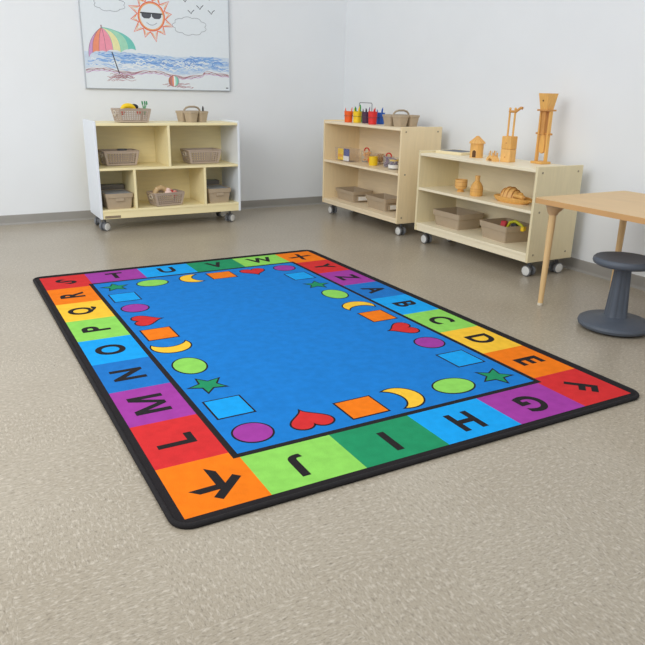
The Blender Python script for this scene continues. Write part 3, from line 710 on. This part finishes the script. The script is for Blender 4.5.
t = thing('wooden_sand_mill', 'tall wooden toy sand mill with funnel top on the near end of the toy unit', 'toy', (2.850, 1.652, ZR), -0.05)
# frame lies in the local y-z plane, front towards -x
obj('base_plate', box(B(), -0.04, 0.04, -0.047, 0.047, 0, 0.014, 0.003), M_toy, t)
for y in (-0.039, 0.039):
    obj('post', box(B(), -0.011, 0.011, y - 0.006, y + 0.006, 0.014, 0.312, 0.002), M_toy, t)
obj('top_plate', box(B(), -0.034, 0.034, -0.047, 0.047, 0.310, 0.320, 0.002), M_toyd, t)
bm = B(); prev = None
for wd, z in ((0.028, 0.320), (0.041, 0.412), (0.037, 0.412), (0.025, 0.326)):
    ring = [bm.verts.new((x, y, z)) for x, y in rrect(-wd, wd, -wd, wd, 0.003, 2)]
    if prev:
        for i in range(len(ring)): bm.faces.new((prev[i], prev[(i + 1) % len(ring)], ring[(i + 1) % len(ring)], ring[i]))
    else: bm.faces.new(ring[::-1])
    prev = ring
bm.faces.new(prev); fo = obj('funnel', bm, M_toy, t)
obj('knot_plug', lathe(B(), [(0.0055, 0), (0.0045, 0.0015), (0, 0.0015)], 12, (-0.036, 0.0, 0.37), 0, Matrix.Rotation(-PI / 2 - 0.14, 4, 'Y')), M_hole, fo, smooth=True)
obj('axle', tube(B(), [(0, -0.066, 0.178), (0, 0.066, 0.178)], 0.0062, 10), M_toyd, t, smooth=True)
Myz = Matrix(((0, 0, 1, 0), (1, 0, 0, 0), (0, 1, 0, 0), (0, 0, 0, 1)))
obj('chute', prism(B(), [(-0.014, 0.172), (0.012, 0.172), (0.018, 0.31), (-0.013, 0.31)], -0.016, 0.016, Myz), M_toyd, t)
obj('paddle', prism(B(), [(-0.013, 0.178), (0.013, 0.178), (0.023, 0.12), (0.022, 0.075), (0.0, 0.06), (-0.021, 0.07), (-0.023, 0.12)], -0.009, 0.009, Myz, bev=0.002), M_toy, t)

# ------------------------------------------------------------------ table
TX0, TX1, TY0, TY1 = 2.178, 2.86, -0.19, 1.03
tt = thing('activity_table', 'rectangular honey maple children table on tapered round wooden legs beside the right wall', 'table', ((TX0 + TX1) / 2, (TY0 + TY1) / 2, 0))
ox, oy = (TX0 + TX1) / 2, (TY0 + TY1) / 2; hw, hl = (TX1 - TX0) / 2, (TY1 - TY0) / 2
obj('tabletop', prism(B(), rrect(-hw, hw, -hl, hl, 0.025, 6), 0.5365, 0.56), M_table, tt)
pe = rrect(-hw - 0.0012, hw + 0.0012, -hl - 0.0012, hl + 0.0012, 0.026, 6); bm = B()
t_ = bmesh.new(); a_ = [t_.verts.new((x, y, 0.5345)) for x, y in pe]; b_ = [t_.verts.new((x, y, 0.5585)) for x, y in pe]
for i in range(len(pe)): t_.faces.new((a_[i], a_[(i + 1) % len(pe)], b_[(i + 1) % len(pe)], b_[i]))
t_.faces.new(a_[::-1]); bmesh.ops.recalc_face_normals(t_, faces=t_.faces[:]); merge(bm, t_)
obj('edge_band', bm, M_tedge, tt)
for sxx in (-1, 1):
    for syy in (-1, 1):
        fx, fy = sxx * (hw - (0.074 if sxx < 0 else 0.052)), syy * (hl - 0.062); tx, ty = fx - sxx * 0.004, fy - syy * 0.004
        lg = obj('leg', tube(B(), [(fx, fy, 0.012), (fx + (tx - fx) * 0.3, fy + (ty - fy) * 0.3, 0.17), (tx, ty, 0.505)], [0.0135, 0.0155, 0.0195], 20), M_leg, tt, smooth=True)
        tag(obj('foot_glide', lathe(B(), [(0, 0), (0.013, 0), (0.015, 0.004), (0.0145, 0.014), (0, 0.014)], 18, (fx, fy, 0)), M_glide, lg, smooth=True), 'pale nylon glide')
        bm = B(); prev = None
        for r0, z, k in ((0.0225, 0.478, 0), (0.028, 0.490, 0), (0.044, 0.516, 0.5), (0.058, 0.5345, 1)):
            ring = []
            for i in range(24):
                a = 2 * PI * i / 24; ring.append(bm.verts.new((tx + r0 * math.cos(a), ty + r0 * math.sin(a) - syy * 0.022 * k, z)))
            if prev:
                for i in range(24): bm.faces.new((prev[i], prev[(i + 1) % 24], ring[(i + 1) % 24], ring[i]))
            else: bm.faces.new(ring[::-1])
            prev = ring
        bm.faces.new(prev); obj('mounting_bracket', bm, M_brkt, lg, smooth=True)

# ------------------------------------------------------------------ wobble stool
st = thing('wobble_stool', 'slate grey plastic wobble stool with round seat and fluted column by the table', 'stool', (2.298, 0.544, 0), 0.3)
obj('base', lathe(B(), [(0, 0.004), (0.115, 0.002), (0.145, 0.006), (0.162, 0.015), (0.1665, 0.026), (0.163, 0.037), (0.152, 0.044), (0.10, 0.050), (0.072, 0.056), (0.058, 0.062), (0, 0.062)], 64), M_stool, st, smooth=True)
obj('seat', lathe(B(), [(0, 0.306), (0.08, 0.306), (0.122, 0.308), (0.134, 0.315), (0.1385, 0.326), (0.1365, 0.337), (0.129, 0.344), (0.118, 0.3435), (0.065, 0.340), (0, 0.339)], 64), M_stool, st, smooth=True)
bm = B(); n = 72; prev = None
for z, r0, dpt in ((0.046, 0.060, 0.006), (0.058, 0.055, 0.008), (0.10, 0.051, 0.008), (0.20, 0.044, 0.008), (0.285, 0.039, 0.006), (0.308, 0.041, 0.005)):
    ring = []
    for i in range(n):
        a = 2 * PI * i / n; fl_ = max(0.0, math.cos(4 * a)) ** 0.5
        r = r0 - dpt * (1 - fl_)
        ring.append(bm.verts.new((r * math.cos(a), r * math.sin(a), z)))
    if prev:
        for i in range(n): bm.faces.new((prev[i], prev[(i + 1) % n], ring[(i + 1) % n], ring[i]))
    prev = ring
obj('column', bm, M_stool, st, smooth=True)

# ------------------------------------------------------------------ beach picture on the back wall
PX0, PX1, PZ0, PZ1 = 0.683, 1.882, 1.02, 1.93
pt = thing('beach_picture', 'large framed crayon drawing of a sunny beach hanging on the back wall', 'picture', ((PX0 + PX1) / 2, WY, PZ0))
PW, PH = PX1 - PX0, PZ1 - PZ0; YF = -0.019
art = {'sheet': (228, 235, 240), 'grey': (150, 154, 162), 'ink': (58, 60, 68), 'smoke': (84, 86, 94), 'orange': (236, 118, 84), 'amber': (244, 178, 96), 'blue1': (132, 174, 228), 'blue2': (102, 148, 216),
       'blue3': (174, 202, 234), 'lilac': (204, 156, 206), 'peach': (238, 148, 116), 'rose': (238, 152, 172), 'butter': (234, 230, 172), 'mint': (164, 218, 190), 'teal': (116, 200, 188),
       'brown': (180, 130, 138), 'maroon': (152, 104, 114), 'tan': (190, 120, 80), 'white': (240, 244, 248), 'wash': (206, 220, 236)}
AK = list(art); AI = {k: i for i, k in enumerate(AK)}
art_mats = [mat('crayon ' + k, art[k], 0.55 if k != 'sheet' else 0.35, 0.05 if k != 'sheet' else 0.01, 40.0) for k in AK]
ab = B(); box(ab, -PW / 2 + 0.006, PW / 2 - 0.006, YF, -0.004, 0.006, PH - 0.006, mi=AI['sheet'])
lay_n = [0]
def A(u, v): return (-PW / 2 + u * PW, v)              # u across 0..1, v metres above the lower edge
def fill(P, k):
    lay_n[0] += 1; y = YF - 0.0002 - 0.0000022 * lay_n[0]
    vs = [ab.verts.new((A(u, v)[0], y, v)) for u, v in P]
    f = ab.faces.new(vs); f.normal_update()
    if f.normal.y > 0: f.normal_flip()
    f.material_index = AI[k]
def stroke(P, k, wd=0.004, closed=False):
    lay_n[0] += 1; y = YF - 0.0002 - 0.0000022 * lay_n[0]
    pts = [Vector(A(*p)) for p in P]; n = len(pts); Lf, Rt = [], []
    for i, p in enumerate(pts):
        d = (pts[(i + 1) % n] - pts[i - 1]) if closed else (pts[min(i + 1, n - 1)] - pts[max(i - 1, 0)])
        if d.length < 1e-7: d = Vector((1, 0))
        d.normalize(); nn = Vector((-d.y, d.x)) * wd / 2
        Lf.append(ab.verts.new((p.x + nn.x, y, p.y + nn.y))); Rt.append(ab.verts.new((p.x - nn.x, y, p.y - nn.y)))
    for i in range(n if closed else n - 1):
        j = (i + 1) % n; f = ab.faces.new((Lf[i], Lf[j], Rt[j], Rt[i])); f.normal_update()
        if f.normal.y > 0: f.normal_flip()
        f.material_index = AI[k]
rn = random.Random(3)
asp = PW
# sea: wash, then many waving crayon lines
def shore(u): return 0.118 + 0.035 * math.sin(u * 5.2 + 0.6) * 0.4 + 0.012 * math.sin(u * 17) + (0.02 if u > 0.8 else 0)
def horizon(u): return 0.262 + 0.006 * math.sin(u * 9) + 0.01 * (u < 0.55)
N_ = 40
fill([(i / N_ * 0.985 + 0.008, shore(i / N_) + 0.022) for i in range(N_ + 1)] + [(i / N_ * 0.985 + 0.008, horizon(i / N_)) for i in range(N_, -1, -1)], 'wash')
for k in range(120):
    u0 = rn.random() * 0.9 + 0.01; ln = 0.06 + rn.random() * 0.2; f = rn.random() ** 0.8
    ph, am = rn.random() * 6, 0.004 + 0.006 * rn.random()
    us = [min(0.99, u0 + ln * i / 14) for i in range(15)]
    if us[-1] >= 0.989: us = [u0 * 0.9 * i / i if False else 0.99 - ln + ln * i / 14 for i in range(15)]
    col = rn.choice(['blue1', 'blue2', 'blue1', 'blue3', 'blue3'] if f > 0.35 else ['blue3', 'blue1', 'white', 'blue3'])
    stroke([(u, shore(u) + 0.03 + (horizon(u) - shore(u) - 0.034) * f + am * math.sin(u * 60 + ph)) for u in us], col, 0.004 + 0.004 * rn.random())
for k in range(46):                               # paper showing through in loose patches
    u0 = 0.03 + 0.88 * rn.random(); v0 = 0.15 + 0.075 * rn.random(); ln = 0.03 + 0.05 * rn.random(); ph = rn.random() * 6
    if v0 > shore(u0) + 0.03: stroke([(u0 + ln * i / 8, v0 + 0.006 * math.sin(i * 0.9 + ph)) for i in range(9)], 'sheet', 0.005 + 0.005 * rn.random())
for u0, v0 in ((0.7, 0.215), (0.9, 0.2)):     # curling waves
    stroke([(u0 + (0.05 - 0.0025 * i) * math.cos(0.4 * i), v0 + (0.034 - 0.0016 * i) * math.sin(0.4 * i)) for i in range(15)], 'blue2', 0.006)
    stroke([(u0 + (0.036 - 0.0025 * i) * math.cos(0.4 * i), v0 + (0.024 - 0.0016 * i) * math.sin(0.4 * i)) for i in range(11)], 'blue1', 0.005)
for k in range(4):
    stroke([(0.01 + 0.98 * i / 60, shore(i / 60) + 0.012 - 0.006 * k + 0.004 * math.sin(i * (0.9 + 0.3 * k) + k)) for i in range(61)], ['brown', 'maroon', 'brown', 'lilac'][k], 0.004)
def scribble(u0, u1, v0, v1, k, n, wd=0.004):
    for q in range(n):
        a = u0 + (u1 - u0) * rn.random() * 0.5; b = a + (u1 - u0) * (0.3 + 0.3 * rn.random()); v = v0 + (v1 - v0) * rn.random()
        stroke([(a + (b - a) * i / 10, v + 0.005 * math.sin(i * 1.3 + q)) for i in range(11)], k, wd)
scribble(0.14, 0.36, 0.065, 0.13, 'brown', 14, 0.003); scribble(0.16, 0.34, 0.08, 0.12, 'maroon', 6, 0.003)
scribble(0.5, 0.74, 0.02, 0.055, 'brown', 9, 0.003)
# parasol
tip = (0.128, 0.448)
stroke([(0.183, 0.275), (0.222, 0.115)], 'ink', 0.008)
stroke([(0.128, 0.43), (0.126, 0.465)], 'maroon', 0.008)
rim_ = [(u - 0.033, v - 0.024) for u, v in ((0.07, 0.255), (0.095, 0.287), (0.135, 0.298), (0.18, 0.297), (0.225, 0.312), (0.275, 0.298), (0.325, 0.322), (0.372, 0.318))]
rib_c = [(u - 0.033, v - 0.02) for u, v in ((0.062, 0.385), (0.095, 0.415), (0.14, 0.415), (0.175, 0.415), (0.225, 0.42), (0.275, 0.44), (0.325, 0.455), (0.365, 0.44))]
def bez(a, c, b, n=10): return [((1 - t) ** 2 * a[0] + 2 * t * (1 - t) * c[0] + t * t * b[0], (1 - t) ** 2 * a[1] + 2 * t * (1 - t) * c[1] + t * t * b[1]) for t in [i / n for i in range(n + 1)]]
for k, col in enumerate(('lilac', 'peach', 'rose', 'rose', 'butter', 'mint', 'teal')):
    a, b = rim_[k], rim_[k + 1]
    dip = ((a[0] + b[0]) / 2, (a[1] + b[1]) / 2 + 0.014)
    fill(bez(tip, rib_c[k], a) + bez(a, dip, b, 6)[1:] + bez(b, rib_c[k + 1], tip)[1:-1], col)
for k in range(8): stroke(bez(tip, rib_c[k], rim_[k]), 'maroon' if k < 4 else 'teal', 0.003)
# sun with dark glasses
SX, SZ = 0.456, 0.548
def S(r, a): return (SX + r * math.cos(a) / PW, SZ + r * math.sin(a))
for k in range(12):
    a = 2 * PI * (k + 0.25) / 12; h = PI / 12
    rr = 0.186 if k % 2 else 0.165
    stroke([S(0.112, a - h), S(rr, a + 0.03), S(0.112, a + h)], 'orange', 0.008)
    stroke([S(0.12, a - h * 0.5), S(rr * 0.88, a + 0.03), S(0.12, a + h * 0.5)], 'amber', 0.006)
stroke([S(0.104, 2 * PI * i / 40) for i in range(40)], 'orange', 0.01, True)
stroke([S(0.095, 2 * PI * i / 40) for i in range(40)], 'amber', 0.006, True)
for s in (-1, 1):
    c = SX + s * 0.034
    fill([(c - 0.033, SZ + 0.026), (c + 0.033, SZ + 0.026), (c + 0.031, SZ - 0.002), (c + 0.018, SZ - 0.016), (c - 0.016, SZ - 0.016), (c - 0.030, SZ - 0.002)], 'smoke')
stroke([(SX - 0.074, SZ + 0.024), (SX + 0.074, SZ + 0.022)], 'ink', 0.009)
stroke([(SX - 0.035 + 0.07 * i / 10, SZ - 0.045 - 0.018 * math.sin(PI * i / 10)) for i in range(11)], 'grey', 0.004)
# clouds, gulls
def cloud(cu, cv, ru, rv, n, k='grey', wd=0.0035):
    P = []
    for i in range(n):
        a0 = 2 * PI * i / n; a1 = 2 * PI * (i + 1) / n
        for q in range(6):
            a = a0 + (a1 - a0) * q / 6; b = 1 + 0.16 * math.sin(PI * q / 6)
            P.append((cu + ru * b * math.cos(a), cv + rv * b * math.sin(a)))
    stroke(P, k, wd, True)
cloud(0.715, 0.495, 0.105, 0.06, 9); cloud(0.19, 0.615, 0.088, 0.045, 8); cloud(0.80, 0.83, 0.09, 0.04, 8)
for u, v, s in ((0.728, 0.588, 1), (0.792, 0.625, 1.1), (0.872, 0.595, 1.1), (0.69, 0.672, 1.1), (0.86, 0.70, 1), (0.80, 0.72, 0.8)):
    stroke([(u - 0.022 * s, v + 0.026 * s), (u - 0.008 * s, v + 0.012 * s), (u, v), (u + 0.008 * s, v + 0.016 * s), (u + 0.022 * s, v + 0.03 * s)], 'ink', 0.005)
# beach ball
BU, BV, BR = 0.587, 0.072, 0.043
cols = ('tan', 'brown', 'peach', 'white', 'mint', 'teal')
for k in range(6):
    f0, f1 = -1 + k / 3, -1 + (k + 1) / 3
    Lq = [(BU + BR / PW * f0 * math.cos(a) , BV + BR * math.sin(a)) for a in [-PI / 2 + PI * i / 10 for i in range(11)]]
    Rq = [(BU + BR / PW * f1 * math.cos(a), BV + BR * math.sin(a)) for a in [PI / 2 - PI * i / 10 for i in range(11)]]
    fill(Lq + Rq[1:-1], cols[k])
stroke([(BU + BR / PW * math.cos(2 * PI * i / 28), BV + BR * math.sin(2 * PI * i / 28)) for i in range(28)], 'brown', 0.004, True)
fill([(0.966, 0.022), (0.984, 0.022), (0.984, 0.029), (0.966, 0.029)], 'ink')
bmesh.ops.triangulate(ab, faces=[f for f in ab.faces if len(f.verts) > 4])
obj('drawing_sheet', ab, art_mats, pt)
fb = B(); fw = 0.005
box(fb, -PW / 2, PW / 2, -0.024, 0, 0, fw, 0.002); box(fb, -PW / 2, PW / 2, -0.024, 0, PH - fw, PH, 0.002)
box(fb, -PW / 2, -PW / 2 + fw, -0.024, 0, fw, PH - fw, 0.002); box(fb, PW / 2 - fw, PW / 2, -0.024, 0, fw, PH - fw, 0.002)
obj('frame', fb, M_alu, pt)

# ------------------------------------------------------------------ light
wd = bpy.data.worlds.new('studio'); bpy.context.scene.world = wd; wd.use_nodes = True
nt = wd.node_tree; bg = nt.nodes['Background']; bg.inputs['Color'].default_value = (0.93, 0.97, 1.0, 1); bg.inputs['Strength'].default_value = 0.72
def area(name, loc, target, size, sy_, power, col):
    l = bpy.data.lights.new(name, 'AREA'); l.shape = 'RECTANGLE'; l.size = size; l.size_y = sy_; l.energy = power; l.color = col
    o = bpy.data.objects.new(name, l); C.objects.link(o); o.location = loc
    o.rotation_euler = (Vector(target) - Vector(loc)).to_track_quat('-Z', 'Y').to_euler(); return o
area('key_softbox', (-2.4, 0.8, 2.4), (0.4, 4.0, 0.7), 3.2, 2.2, 100, (1.0, 0.985, 0.96))
area('ceiling_panel', (0.3, -0.4, 2.75), (0.4, 0.6, 0), 2.6, 2.0, 22, (1.0, 0.97, 0.93))

# ------------------------------------------------------------------ camera
cam = bpy.data.cameras.new('camera'); co = bpy.data.objects.new('camera', cam); C.objects.link(co)
R3 = ((0.8738949, -0.4856716, 0.0207531), (-0.1394925, -0.2914351, -0.9463654), (0.4656710, 0.8241290, -0.3224312))
X, Yd, F = (Vector(r) for r in R3)
mw = Matrix((( X.x, -Yd.x, -F.x, -0.4358163), (X.y, -Yd.y, -F.y, -1.4659126), (X.z, -Yd.z, -F.z, 1.0490415), (0, 0, 0, 1)))
co.matrix_world = mw
cam.sensor_width = 36; cam.lens = 683.05 * 36 / 645; cam.clip_start = 0.05
sc = bpy.context.scene; sc.camera = co
sc.view_settings.view_transform = 'Standard'; sc.view_settings.look = 'None'; sc.view_settings.exposure = 0.0
